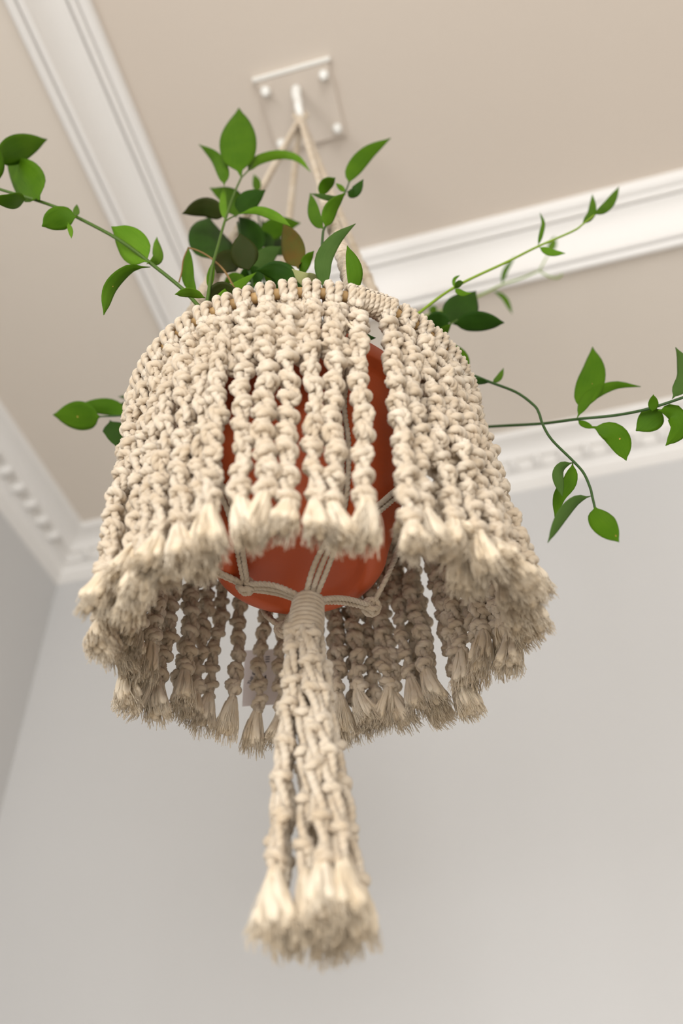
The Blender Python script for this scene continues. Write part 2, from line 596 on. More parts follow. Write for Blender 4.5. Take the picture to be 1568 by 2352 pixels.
def bead_strand(n, pitch, seed, cr=0.0034, coil=0.0058, plump=1.0, wiggle=0.0017, double=True, loose=False):
    """A chain of n overhand knots hanging down -Z: two twisted cords with a coil tied round them at every pitch."""
    r = np.random.default_rng(seed)
    b = MB()
    L = n * pitch
    shift = r.uniform(0.1, 0.95) if loose else r.uniform(0.35, 0.7)
    zz = np.linspace(0, -L, int(L / 0.0016))
    wx = wiggle * (np.sin(zz * 55 + r.uniform(0, 6)) + 0.6 * np.sin(zz * 130 + r.uniform(0, 6)))
    wy = wiggle * (np.sin(zz * 60 + r.uniform(0, 6)) + 0.6 * np.sin(zz * 120 + r.uniform(0, 6)))
    tw = 2 * math.pi * (-zz) / (pitch * 2.1) + r.uniform(0, 6)
    for ph in (0, math.pi):
        c = np.stack((wx + cr * 0.86 * np.cos(tw + ph), wy + cr * 0.86 * np.sin(tw + ph), zz), 1)
        tube(b, c, cr, 3, 0.016, phase=r.uniform(0, 6), depth=0.2)
    for i in range(n):
        z0 = -(i + shift + r.uniform(-0.13, 0.13)) * pitch
        cx, cy = np.interp(-z0, -zz, wx), np.interp(-z0, -zz, wy)
        a0 = r.uniform(0, 2 * math.pi)
        tilt = r.uniform(0.25, 0.6) * (1 if r.random() < 0.6 else -1)
        ta = math.pi / 2 + r.normal(0, 0.7)
        turns = r.uniform(1.15, 1.45)
        t = np.linspace(0, 1, 44)
        ang = a0 + t * turns * 2 * math.pi
        rad = coil * plump * (1 + 0.10 * np.sin(ang * 2 + r.uniform(0, 6))) * np.interp(t, (0, 0.12, 0.88, 1), (0.45, 1, 1, 0.45))
        rise = cr * 1.55 * (t - 0.5) * turns
        z = z0 + rise + coil * tilt * np.sin(ang - ta) * 0.9
        c = np.stack((cx + rad * np.cos(ang), cy + rad * np.sin(ang) * 0.95, z), 1)
        tube(b, resample(c, 0.0014), cr * 1.12 * plump, 3, 0.017, phase=r.uniform(0, 6), depth=0.2)
        if double:                                   # the cord end that dives over the coil
            a1 = r.uniform(0, 2 * math.pi)
            pts = [(0.3, 0.68), (1.0, 0.42), (1.25, 0.0), (1.0, -0.42), (0.35, -0.70)]
            side = r.uniform(-0.6, 0.6)
            c = []
            for q, (rr_, zz_) in enumerate(pts):
                aa = a1 + side * (q - 2) * 0.45
                c.append((cx + coil * rr_ * math.cos(aa), cy + coil * rr_ * math.sin(aa), z0 + zz_ * pitch * 0.5))
            tube(b, resample(spline(c, 6), 0.0014), cr * r.uniform(0.95, 1.1), 3, 0.017, phase=r.uniform(0, 6), depth=0.2)
    return b.mesh('strand', M['cord'])


def fringe(seed, length=0.039, r0=0.0045, r1=0.0125, n=130, fib=0.00042):
    """Cut, brushed-out cord end: combed tufts that flare, with loose fibres round and below them."""
    r = np.random.default_rng(seed)
    b = MB()
    lean = r.normal(0, 0.006, 2)
    t = np.linspace(0, 1, 9)
    tufts = 11
    for i in range(tufts):                           # combed tufts
        a = 2 * math.pi * i / (tufts - 2) + r.uniform(-0.3, 0.3)
        q = 0.70 if i < tufts - 2 else 0.12
        le = length * r.uniform(0.74, 0.98)
        sp = q * (r0 * 0.75 + (r1 - r0 * 0.75) * t ** 0.85 * r.uniform(0.85, 1.12))
        bend = 0.0012 * np.sin(t * r.uniform(2, 5) + r.uniform(0, 6)) * t
        c = np.stack((sp * math.cos(a) + bend + lean[0] * t * t, sp * math.sin(a) - bend + lean[1] * t * t, 0.002 - le * t), 1)
        rad = np.interp(t, (0, 0.5, 0.9, 1), (r0 * 0.42, r1 * 0.27, r1 * 0.33, r1 * 0.22)) * r.uniform(0.9, 1.15)
        tube(b, c, rad, 4, 0.16, depth=0.2, phase=r.uniform(0, 6))
    t = np.linspace(0, 1, 7)
    for i in range(n):                               # loose fibres
        a = r.uniform(0, 2 * math.pi)
        q = r.uniform(0.55, 1.08)
        s0 = r.uniform(0.1, 0.75)
        tt = s0 + (1 - s0) * t
        le = length * r.uniform(0.88, 1.14)
        sp = q * (r0 + (r1 - r0) * tt ** 0.85) + 0.0008
        wob = 0.0012 * t * np.sin(t * r.uniform(3, 9) + r.uniform(0, 6))
        wob2 = 0.0012 * t * np.sin(t * r.uniform(3, 9) + r.uniform(0, 6))
        c = np.stack((sp * math.cos(a) + wob + lean[0] * tt * tt, sp * math.sin(a) + wob2 + lean[1] * tt * tt, -le * tt), 1)
        tube(b, c, fib * r.uniform(0.7, 1.3) * (1 - 0.35 * t), k=3, caps=False)
    return b.mesh('fringe', M['fringe'])


PITCHB = 0.0215
STR = {}
for n in range(9, 14):                             # the same length can hold more or fewer knots
    for s in range(4):
        m_ = n + (-1, 0, 0, 1)[s]
        STR[(n, s)] = bead_strand(m_, PITCHB * n / m_, 100 + n * 7 + s, plump=0.95 + 0.05 * s)
SHORT = [bead_strand(4, 0.020, 160 + s, plump=1.05) for s in range(4)]
FRG = [fringe(300 + i, 0.036 + 0.002 * (i % 4)) for i in range(9)]


# loop of cord round the ring (frame: X along the ring, Y outward, origin on the ring's centre line)
def ring_loop(seed):
    r = np.random.default_rng(seed)
    b = MB()
    for sx in (-0.0044, 0.0044):
        a = np.linspace(math.radians(-100), math.radians(230), 34)
        q = 0.0090 + r.uniform(-0.0004, 0.0006)
        sk = r.uniform(-0.0012, 0.0012)
        c = np.stack((sx + sk * np.sin(a), q * np.cos(a), q * np.sin(a)), 1)
        # both ends tuck down into the strand below
        c = np.concatenate((c, [(sx * 0.7, -q * 0.35, -q * 1.3)]))
        c = np.concatenate(([(sx * 0.5, q * 0.55, -q * 1.5)], c))
        tube(b, resample(c, 0.0014), 0.0042, 3, 0.017, phase=r.uniform(0, 6), depth=0.30)
    return b.mesh('ring_loop', M['cord'])


LOOPS = [ring_loop(500 + i) for i in range(6)]


def skirt_end(deg):
    """Where the knotted part of a strand ends: radius and height in units of D."""
    w = ((1 + math.cos(math.radians(deg))) / 2) ** 1.3
    far = ((1 - math.cos(math.radians(deg))) / 2) ** 2
    right = max(0.0, math.cos(math.radians(deg - 85))) ** 2
    return 0.324 - 0.058 * w - 0.004 * far + 0.026 * right, 0.832 - 0.095 * w - 0.006 * far


def radial_matrix(top, end, deg):
    """Local -Z along top->end, local Y outward."""
    zax = Vector(top - end).normalized()
    out = Vector(ax(1, deg, 0) - ax(0, deg, 0)).normalized()
    xax = out.cross(zax).normalized()
    yax = zax.cross(xax)
    return Matrix(((xax.x, yax.x, zax.x, top[0]), (xax.y, yax.y, zax.y, top[1]), (xax.z, yax.z, zax.z, top[2]), (0, 0, 0, 1)))


TOFF = Matrix.Translation(-Vector(HX))


def hang_strand(deg_top, deg_end, rt, zt, re, ze, loop=True):
    top, end = ax(rt, deg_top, zt), ax(re, deg_end, ze)
    L = np.linalg.norm(top - end)
    n = min(13, max(9, int(round(L / PITCHB))))
    mw = TOFF @ radial_matrix(top, end, deg_end)
    s = Matrix.Rotation(random.uniform(0, 6.28), 4, 'Z')
    me = STR[(n, random.randrange(4))]
    o = link('strand', me, hanger, matrix=mw @ s)
    fr = link('fringe', random.choice(FRG), o, matrix=Matrix.Translation((0, 0, -n * PITCHB + 0.003)) @ Matrix.Rotation(random.uniform(0, 6.28), 4, 'Z') @ Matrix.Rotation(random.uniform(-0.22, 0.22), 4, 'X'))
    if loop:
        c = ax(RR, deg_top, RZ)
        lm = TOFF @ radial_matrix(c, c - np.array((0, 0, 1.0)), deg_top + random.uniform(-4, 4))
        link('ring_loop', random.choice(LOOPS), o, matrix=(mw @ s).inverted() @ lm)
    return o


NS = 54
GAP = 24.0                                        # where the support rope is hitched to the ring and the pot shows
for i in range(NS):
    deg = GAP + 5.2 + i * (360.0 - 10.4) / (NS - 1)
    if 186 < deg < 203:
        deg -= 2.4
    away = (deg - GAP) % 360
    part_ = 1.6 * math.exp(-away / 14) - 1.6 * math.exp(-(360 - away) / 14)
    dj = random.uniform(-1.3, 1.3) + part_
    re, ze = skirt_end(deg + dj)
    rt = RR + 0.003 + (0.026 if 96 < deg % 360 < 109 else 0.0)
    hang_strand(deg, deg + dj, rt, RZ - 0.026 - random.uniform(0, 0.012), re + random.uniform(-0.014, 0.014), ze + random.uniform(-0.02, 0.02))
# a second, inner layer where the skirt is dense
inner = [d for d in range(36, 178, 8)] + [d for d in range(228, 338, 9)]
for d0 in inner:
    deg = d0 + random.uniform(-2, 2)
    re, ze = skirt_end(deg)
    hang_strand(deg, deg + random.uniform(-2, 2), RR - 0.012, RZ - 0.026, re - 0.022 + random.uniform(-0.012, 0.01), ze + random.uniform(-0.02, 0.035), loop=False)
# short knotted ends filling the spaces just below the ring
for i in range(34):
    deg = GAP - 9 - i * 3.9 + random.uniform(-1, 1)
    top = ax(RR - 0.010, deg, RZ - 0.014)
    end = ax(RR - 0.022, deg, RZ - 0.15)
    link('strand', SHORT[i % 4], hanger, matrix=TOFF @ radial_matrix(top, end, deg) @ Matrix.Rotation(random.uniform(0, 6.28), 4, 'Z'))

# --- hitches binding the support rope to the ring
SUP = [21.0, 112.0, 205.0, 292.0]
hitch = []
for q in range(4):
    r = np.random.default_rng(q)
    b = MB()
    a = np.linspace(0, 2 * math.pi, 22)
    c = np.stack((0.0008 * np.sin(a), 0.0098 * np.cos(a), 0.0098 * np.sin(a)), 1)
    tube(b, c, 0.0031, 3, 0.014, phase=r.uniform(0, 6), caps=False)
    hitch.append(b.mesh('hitch', M['cord']))
for k_ in range(9):
    deg = GAP - 7.0 + k_ * 1.55
    c = ax(RR, deg, RZ)
    link('hitch', hitch[k_ % 4], hanger, matrix=TOFF @ radial_matrix(c, c - np.array((0, 0, 1.0)), deg))

# --- support ropes: four-cord bundles above, spiral sennits below
TOPP = np.array(HLOW) + (0, 0, -0.004)


def support(deg):
    b = MB()
    end = ax(RR - 0.018, deg, RZ + 0.01)
    low = ax(0.249, deg, RZ - 0.06)
    path = resample(spline([TOPP, TOPP * 0.5 + end * 0.5, end, low], 12), 0.002)
    t, n, bb = frames(path)
    s = np.concatenate(([0], np.cumsum(np.linalg.norm(np.diff(path, axis=0), axis=1))))
    split = s[-1] * 0.50
    for q in range(4):
        ph = q * math.pi / 2 + 2 * math.pi * s / 0.06
        c = path + 0.0033 * (np.cos(ph)[:, None] * n + np.sin(ph)[:, None] * bb)
        tube(b, c, 0.0027, 3, 0.014)
    sel = s > split
    for q in range(2):                           # spiral half-knots wound round the core
        ph = q * math.pi + 2 * math.pi * s / 0.0115
        rr_ = 0.0062 + 0.0008 * np.cos(2 * math.pi * s / 0.03 + q)
        c = path + rr_[:, None] * (np.cos(ph)[:, None] * n + np.sin(ph)[:, None] * bb)
        tube(b, resample(c[sel], 0.0016), 0.0027, 3, 0.014)
    return link('support_rope', b.mesh('support_rope', M['cord'], HX), hanger)


for d_ in SUP:
    support(d_)
b = MB()                                           # loops over the hook
for sx in (-1, 1):
    p0 = np.array(HLOW)
    ex = cw(1, 0, 0) - cw(0, 0, 0)
    ey = cw(0, 1, 0) - cw(0, 0, 0)
    c = [p0 + (0, 0, -0.02), p0 + ex * sx * 0.008 + (0, 0, -0.004), p0 + ex * sx * 0.012 + ey * 0.002 + (0, 0, 0.012), p0 + ex * sx * 0.007 + ey * 0.001 + (0, 0, 0.018), p0 - ey * 0.002 + (0, 0, 0.006)]
    tube(b, resample(spline(c, 10), 0.0016), 0.0036, 3, 0.014)
a = np.linspace(0, 5 * 2 * math.pi, 110)
c = np.stack((HLOW[0] + 0.0075 * np.cos(a), HLOW[1] + 0.0075 * np.sin(a), HLOW[2] - 0.022 + 0.005 - a * 0.0009), 1)
tube(b, c, 0.0028, 3, 0.014)
link('hanging_loop', b.mesh('hanging_loop', M['cord'], HX), hanger)

for k_, (p0, p1) in enumerate((((796, 742), (838, 788)), ((804, 740), (846, 780)), ((812, 742), (836, 770)))):
    b = MB()                                       # loose cord ends under the hitches
    tube(b, spline([at_y(*p0, 0.722), at_y((p0[0] + p1[0]) / 2 + 3, (p0[1] + p1[1]) / 2 - 2, 0.716), at_y(*p1, 0.722)], 6), 0.0017, 3, 0.03)
    link('loose_end', b.mesh('loose_end', M['fringe'], HX), hanger)

# ------------------------------------------------------------------ pot (built here because the cradle rests on it)
PC = AX + (cw(-0.012 * D, 0, 0) - cw(0, 0, 0))     # pot centre
ZB, ZR = 0.872, 1.186                               # underside and rim, in D
RB, RT = 0.140, 0.222


def pot_r(z):
    return RB + (RT - RB) * (z - ZB) / (ZR - ZB)


def pol(r, deg, z):
    a = math.radians(deg)
    return PC + cw(r * D * math.sin(a), -r * D * math.cos(a), z * D) - cw(0, 0, 0) + np.array((0, 0, 0))


plant = bpy.data.objects.new('potted_plant', None)
COL.objects.link(plant)
PB = np.array((PC[0], PC[1], ZC + ZB * D))
plant.location = PB
tag(plant, 'leafy green trailing plant in a terracotta pot held by the macrame hanger', 'plant')
b = MB()
d_ = D
prof = [(0.0, 0.010), (0.050, 0.0095), (0.056, 0.008), (0.060, 0.002), (0.064, 0.0), (0.070, 0.001), (0.0745, 0.0035), (0.079, 0.007), (0.0825, 0.013), (0.0845, 0.022)]
H = (ZR - ZB) * D
r_at = lambda z: 0.0845 + (RT * D - 0.0845) * (z - 0.022) / (H - 0.022)
for z in (0.05, 0.08, 0.11, 0.14, H - 0.024):
    prof.append((r_at(z), z))
rl = r_at(H - 0.022)
prof += [(rl, H - 0.0225), (rl + 0.008, H - 0.022), (rl + 0.0095, H - 0.020), (rl + 0.0110, H - 0.003), (rl + 0.0098, H), (rl + 0.002, H), (rl + 0.0005, H - 0.002), (rl - 0.003, H - 0.03), (r_at(0.08) - 0.004, 0.1)]
lathe(b, prof, 96)
pot = link('pot', b.mesh('pot', M['pot']), plant)
pot['label'] = 'orange terracotta flower pot'
b = MB()
lathe(b, [(0.0, H - 0.016), (0.05, H - 0.018), (0.09, H - 0.02), (rl - 0.0025, H - 0.024)], 48)
link('soil', b.mesh('soil', M['soil']), plant)

# --- cradle of cords under the pot
WT = at_z(708, 1374, 0.806)
WB = at_z(700, 1462, 0.742)
ZU = ZB - 0.012


def cords(name, pts, n=2, gap=0.0052, cr=0.0027, per=10):
    """n cords running side by side along the points."""
    p = resample(spline(pts, per), 0.002)
    t, nn, bb = frames(p)
    up = np.array((0, 0, 1.0))
    out = []
    for q in range(n):
        off = (q - (n - 1) / 2) * gap
        side = np.cross(t, p - np.append(PC[:2], ZC + 1.05 * D)[None, :])
        side /= np.linalg.norm(side, axis=1, keepdims=True) + 1e-9
        tt = np.linspace(0, 1, len(p))
        c = p + side * (off * (0.75 + 0.5 * np.sin(math.pi * tt)))[:, None]
        b = MB()
        tube(b, c, cr, 3, 0.015, phase=q * 2.1)
        out.append(link(name, b.mesh(name, M['cord'], HX), hanger))
    return out


def knot(centre, size=0.0075, seed=0):
    r = np.random.default_rng(seed)
    b = MB()
    for q in range(3):
        a = np.linspace(0, 2 * math.pi, 26)
        nrm = r.normal(0, 1, 3); nrm /= np.linalg.norm(nrm)
        u = np.cross(nrm, (0, 0, 1.0)); u /= np.linalg.norm(u)
        w = np.cross(nrm, u)
        c = np.asarray(centre) + size * (0.72 + 0.14 * q) * (np.cos(a)[:, None] * u + np.sin(a)[:, None] * w)
        tube(b, c, 0.0029, 3, 0.015, caps=False, phase=q)
    c = np.array([np.asarray(centre) + (0, 0, s * size * 0.6) for s in (-1, 1)])
    tube(b, np.linspace(c[0], c[1], 6), size * 0.55, 3, 0.02)
    return link('cradle_knot', b.mesh('cradle_knot', M['cord'], HX), hanger)


K1 = at_z(566, 1347, ZU)
K2 = at_z(852, 1394, ZU)
K3 = at_z(652, 1446, ZU)
K4 = at_z(768, 1232, ZU)
for s_, k_ in enumerate((K1, K2, K3, K4)):
    knot(k_, seed=40 + s_)
cords('cradle_cord', [K1, K1 * 0.5 + WT * 0.5 + (0, 0, 0.003), WT + (0, 0, -0.004)], 3, 0.0054)
cords('cradle_cord', [K2, K2 * 0.5 + WT * 0.5 + (0, 0, 0.003), WT + (0, 0, -0.004)], 2)
cords('cradle_cord', [K3, K3 * 0.5 + WT * 0.5 + (0, 0, 0.002), WT + (0, 0, -0.004)], 2)
cords('cradle_cord', [K4, K4 * 0.5 + WT * 0.5 + (0, 0, 0.002), WT + (0, 0, -0.004)], 3)


def up_pot(edge, deg_edge, deg_top, knot_p, n=2):
    pts = [ax(0.247, deg_top, RZ - 0.05)]
    for f_ in (0.35, 0.7):
        z = (RZ - 0.05) + (ZB + 0.035 - (RZ - 0.05)) * f_
        pts.append(pol(pot_r(z) + 0.012, deg_top + (deg_edge - deg_top) * f_, z))
    pts.append(pol(RB + 0.008, deg_edge, ZB + 0.02))
    if edge is not None:
        pts.append(edge)
    pts.append(knot_p)
    cords('cradle_cord', pts, n)


up_pot(None, -88, -68, K1)
up_pot(None, -38, -68, K1)
up_pot(None, 30, 20, K4)
up_pot(None, 52, 112, K4)
up_pot(None, 112, 112, K2, 1)
up_pot(None, 205, 205, K3)

# --- gathering wrap
b = MB()
turns = 9
a = np.linspace(0, turns * 2 * math.pi, turns * 26)
t = np.linspace(0, 1, len(a))
cen = WT[None, :] * (1 - t)[:, None] + WB[None, :] * t[:, None]
rad = np.interp(t, (0, 0.15, 0.6, 1), (0.0100, 0.0122, 0.0136, 0.0132))
c = cen + np.stack((rad * np.cos(a), rad * np.sin(a), np.zeros(len(a))), 1)
tube(b, resample(c, 0.0018), 0.0027, 3, 0.022, depth=0.12)
tube(b, np.linspace(WT + (0, 0, 0.004), WB + (0, 0, -0.004), 12), np.interp(np.linspace(0, 1, 12), (0, 0.2, 1), (0.0085, 0.0112, 0.0118)), k=14)
link('wrap_knot', b.mesh('wrap_knot', M['cord'], HX), hanger)

# --- tassel strands below the wrap
TST = [bead_strand(n, 0.1995 / n, 700 + i, cr=0.0034, coil=0.0050, plump=1.0, wiggle=0.0012, double=False, loose=True) for i, n in enumerate((6, 6, 7, 6, 6, 5, 6, 7))]
TFR = [fringe(800 + i, 0.040, 0.004, 0.0125, 90) for i in range(4)]
for i in range(11):
    a = 2 * math.pi * i / 11 + random.uniform(-0.2, 0.2)
    q = 1.0 if i % 4 else 0.4
    top = WB + np.array((0.0105 * q * math.cos(a), 0.0105 * q * math.sin(a), 0.002))
    rb = 0.033 * q * random.uniform(0.9, 1.1)
    end = AX + (0.005 + rb * math.cos(a), rb * math.sin(a), 0.39 * D + random.uniform(-0.012, 0.016))
    k_ = i % 8
    mw = TOFF @ radial_matrix(top, end, random.uniform(0, 360))
    o = link('tassel_strand', TST[k_], hanger, matrix=mw @ Matrix.Scale(1.06, 4, (0, 0, 1)))
    link('fringe', random.choice(TFR), o, matrix=Matrix.Translation((0, 0, -0.1965)) @ Matrix.Rotation(random.uniform(0, 6.28), 4, 'Z') @ Matrix.Rotation(random.uniform(-0.3, 0.3), 4, 'X'))


# ------------------------------------------------------------------ the plant's stems and leaves
def stem(pts, ys, r0=0.0018, r1=0.0011, m='stem'):
    if np.isscalar(ys): ys = [ys] * len(pts)
    w = [at_y(p[0], p[1], y) for p, y in zip(pts, ys)]
    c = spline(w, 8)
    b = MB()
    tube(b, c, np.linspace(r0, r1, len(c)), k=7)
    return link('stem', b.mesh('stem', M[m], PB), plant)


LR = random.Random(21)


def leaf(pts, width, y, tone=0, roll=None, fold=0.18, dy=None, blunt=0.0, spot=None):
    """pts: photo positions along the midrib from base to tip; width in photo pixels; y: distance(s) in D."""
    if roll is None: roll = LR.uniform(-28, 28)
    if dy is None: dy = LR.uniform(-0.05, 0.05)
    y0, y1 = (y, y + dy) if np.isscalar(y) else y
    pp = [np.asarray(p, float) for p in pts]
    nseg = len(pp)
    w = [at_y(p[0], p[1], y0 + (y1 - y0) * i / (nseg - 1)) for i, p in enumerate(pp)]
    mid = resample(spline(w, 8), 0.0005)
    n = 15
    mid = mid[np.linspace(0, len(mid) - 1, n).astype(int)]
    if nseg == 2:                                    # a gentle sag so that no blade is flat
        L = np.linalg.norm(mid[-1] - mid[0])
        view = Vector(mid[0] - np.array((0, 0, ZC))).normalized()
        mid = mid + np.array(view)[None, :] * (np.sin(np.linspace(0, math.pi, n)) * L * LR.uniform(-0.09, 0.09))[:, None]
    tg = np.gradient(mid, axis=0)
    tg /= np.linalg.norm(tg, axis=1, keepdims=True)
    view = mid - np.array((0, 0, ZC))[None, :]
    dist = np.linalg.norm(view, axis=1)
    view /= dist[:, None]
    side = np.cross(tg, view)
    side /= np.linalg.norm(side, axis=1, keepdims=True)
    nrm = np.cross(side, tg)
    tw = math.radians(roll) + np.linspace(-0.12, 0.12, n) * LR.choice((-1, 1))
    s2 = side * np.cos(tw)[:, None] + nrm * np.sin(tw)[:, None]
    n2 = np.cross(s2, tg)
    t = np.linspace(0, 1, n)
    prof = (np.sin(math.pi * np.clip(t, 0, 1) ** 0.82)) ** 0.85
    prof = prof * np.interp(t, (0, 0.07, 0.16, 0.84, 0.94, 1), (0.15, 0.3, 0.92, 1.0, 0.72, 0.05)) + 0.012
    hw = width / 2 / F_PX * dist.mean() / max(0.5, math.cos(math.radians(roll)))
    m = 7
    v, uv = [], []
    for i in range(n):
        for j in range(m):
            s = (j / (m - 1)) * 2 - 1
            wv = 0.06 * math.sin(t[i] * 9 + j) * abs(s)
            v.append(mid[i] + s2[i] * s * hw * prof[i] + n2[i] * (abs(s) * fold * prof[i] * hw - (s * s) * 0.10 * prof[i] * hw + wv * hw * 0.5))
            uv.append((t[i], s * prof[i]))
    b = MB()
    b.add(v, grid_faces(n, m, closed=False), uv)
    o = link('leaf', b.mesh('leaf', LEAF[tone], PB), plant)
    if tone in (3, 4):
        o['label'] = {3: 'brownish bronze leaf', 4: 'pale underside of a leaf'}[tone]
    md = o.modifiers.new('thickness', 'SOLIDIFY')
    md.thickness = 0.0005
    if spot is not None:                             # small dry blemish
        i = int(spot[0] * (n - 1)); s = spot[1]
        c = mid[i] + s2[i] * s * hw * prof[i] - view[i] * 0.0009 + n2[i] * abs(s) * fold * prof[i] * hw
        q = MB()
        aa = np.linspace(0, 2 * math.pi, 9)[:-1]
        rr_ = 0.0011 * (1 + 0.25 * np.cos(aa * 2 + 1))
        ring = c[None, :] + rr_[:, None] * (np.cos(aa)[:, None] * s2[i] + 1.3 * np.sin(aa)[:, None] * tg[i])
        q.add(np.concatenate((ring, ring + view[i] * 0.0009)), [tuple(range(8))] + [(k, (k + 1) % 8, 8 + (k + 1) % 8, 8 + k) for k in range(8)])
        link('blemish', q.mesh('blemish', M['spot'], PB), o)
    return o


# main upright shoot at the left
Y = 0.78
stem([(468, 735), (478, 680), (487, 616), (502, 560), (516, 509), (538, 444), (554, 408)], [0.80, 0.78, 0.78, 0.78, 0.78, 0.78, 0.78], 0.0021, 0.0012)
stem([(554, 408), (566, 396), (579, 381)], 0.78, 0.0010, 0.0008)
stem([(516, 509), (530, 500), (546, 493)], 0.78, 0.0010, 0.0008)
leaf([(554, 408), (549, 380), (546, 320), (548, 248)], 80, Y, 0, 8, spot=(0.86, 0.3))
leaf([(515, 428), (512, 395), (494, 362), (457, 332)], 29, Y, 0, 15, spot=(0.88, 0.1))
leaf([(566, 398), (590, 369), (640, 355), (682, 363), (713, 395)], 21, Y, 2, 10, 0.3)
leaf([(542, 500), (530, 455), (482, 432)], 48, 0.84, 0, -10)
leaf([(520, 494), (470, 476), (418, 491)], 43, 0.82, 6, 12)
leaf([(518, 508), (512, 470), (515, 428)], 17, Y, 2, 5)
leaf([(549, 493), (570, 462), (609, 437)], 46, 0.80, 1, 10)
leaf([(546, 493), (590, 483), (630, 496), (667, 519)], 22, Y, 2, 12, 0.3)
leaf([(497, 602), (484, 550), (480, 498)], 96, 0.86, 1, -18)
leaf([(596, 588), (575, 545), (548, 498)], 62, 0.90, 1, 16)
leaf([(597, 548), (640, 520), (690, 512)], 46, 0.92, 0, 10)
leaf([(660, 590), (630, 560), (600, 505)], 40, 0.95, 1, -14)
leaf([(685, 618), (672, 570), (650, 514)], 54, 0.80, 3, 14)
leaf([(572, 622), (560, 580), (551, 536)], 64, 0.80, 6, 6)
leaf([(560, 592), (525, 600), (497, 627)], 54, 0.84, 6, -12)
leaf([(584, 620), (615, 585), (646, 566)], 44, 0.88, 5, 14)
leaf([(682, 668), (640, 625), (588, 620)], 56, 0.80, 1, 12)
leaf([(737, 640), (705, 644), (670, 618)], 36, 0.77, 4, -8)
leaf([(738, 640), (712, 662), (690, 668)], 16, 0.78, 3, 20)
leaf([(690, 634), (703, 600), (721, 576)], 24, 0.82, 0, 15)
leaf([(748, 668), (742, 600), (770, 550), (816, 514)], 40, 0.74, 5, 18)
leaf([(810, 676), (814, 620), (797, 565)], 37, 0.735, 0, -16)
leaf([(455, 678), (432, 640), (432, 567)], 28, 0.80, 0, 18)
leaf([(472, 684), (436, 672), (401, 676)], 22, 0.77, 2, 14)
leaf([(482, 703), (530, 668), (588, 626)], 24, 0.77, 2, 16)
leaf([(484, 706), (505, 670), (548, 672)], 44, 0.80, 6, -12)
leaf([(480, 665), (484, 630), (491, 598)], 17, 0.78, 0, 10)
leaf([(560, 660), (535, 640), (512, 652)], 36, 0.86, 0, -14)
leaf([(600, 655), (580, 630), (548, 634)], 40, 0.90, 1, 10)
leaf([(640, 690), (625, 650), (606, 632)], 34, 0.88, 0, -10)
leaf([(600, 700), (618, 664), (650, 652)], 34, 0.86, 1, 12)
leaf([(560, 700), (566, 668), (590, 650)], 26, 0.88, 0, 14)
leaf([(700, 690), (680, 650), (650, 640)], 36, 0.90, 1, -16)
leaf([(592, 442), (589, 420), (583, 401)], 19, 0.92, 0, 10)
leaf([(560, 560), (600, 548), (628, 570)], 34, 0.94, 1, 12)
leaf([(470, 730), (476, 700), (486, 676)], 20, 0.79, 0, 12)
stem([(432, 569), (455, 576), (483, 592), (515, 622), (538, 662)], 0.79, 0.0009, 0.0012, 'stem_brown')
stem([(431, 571), (421, 596), (417, 625), (411, 648)], 0.785, 0.0007, 0.0008, 'stem_brown')
stem([(580, 740), (578, 680), (577, 640), (560, 590), (545, 510)], [0.92, 0.88, 0.88, 0.87, 0.86], 0.0020, 0.0012, 'stem_dark')
stem([(600, 700), (606, 640), (600, 560), (588, 445)], 0.93, 0.0017, 0.001, 'stem_dark')
# shoot at the right of the cluster
stem([(752, 720), (742, 640), (739, 585), (741, 540), (746, 522), (770, 480), (793, 440), (803, 415)], [0.76, 0.76, 0.76, 0.76, 0.77, 0.78, 0.79, 0.8], 0.0019, 0.0010, 'stem_dark')
leaf([(800, 425), (810, 392), (845, 350), (897, 317)], 36, 0.80, 0, 14)
leaf([(797, 441), (815, 440), (834, 412)], 24, 0.79, 1, 12)
leaf([(734, 452), (748, 425), (770, 408)], 28, 0.80, 0, -12)
leaf([(744, 528), (722, 495), (712, 444)], 28, 0.77, 0, 20)
leaf([(746, 524), (760, 480), (793, 442)], 32, 0.77, 0, -20)
leaf([(794, 446), (765, 456), (714, 445)], 13, 0.765, 5, 10)
leaf([(793, 440), (781, 430), (771, 421)], 12, 0.79, 2, 10)

leaf([(770, 800), (815, 778), (862, 776)], 40, 0.79, 1, 10)
# long branch to the left
stem([(474, 725), (440, 685), (415, 660), (358, 614), (275, 552), (177, 499), (132, 477), (61, 453), (0, 435), (-70, 410)],
     [0.80, 0.79, 0.78, 0.76, 0.74, 0.72, 0.71, 0.70, 0.69, 0.68], 0.0022, 0.0015)
leaf([(340, 603), (300, 560), (256, 521)], 72, (0.755, 0.735), 2, 12)
leaf([(337, 598), (310, 590), (288, 567)], 13, 0.765, 0, 20)
leaf([(336, 606), (362, 592), (360, 545)], 24, 0.75, 2, -24, 0.3)
leaf([(345, 613), (300, 618), (254, 660), (238, 724)], 30, (0.75, 0.73), 0, 18, 0.3, spot=(0.5, 0.1))
leaf([(178, 498), (140, 500), (96, 520)], 50, 0.71, 0, -14)
leaf([(176, 497), (175, 485), (176, 470)], 14, 0.715, 0, 10)
leaf([(156, 512), (162, 530), (164, 548)], 11, 0.708, 2, 5, dy=0.0)
leaf([(92, 460), (60, 410), (14, 366)], 74, 0.69, 0, 14, spot=(0.8, 0.2))
leaf([(-12, 366), (45, 340), (108, 320)], 54, 0.67, 0, -12, spot=(0.35, -0.4))
leaf([(60, 457), (26, 462), (-25, 455)], 32, 0.695, 0, 22)
leaf([(-30, 420), (-12, 370), (-4, 325)], 44, 0.68, 0, -20)

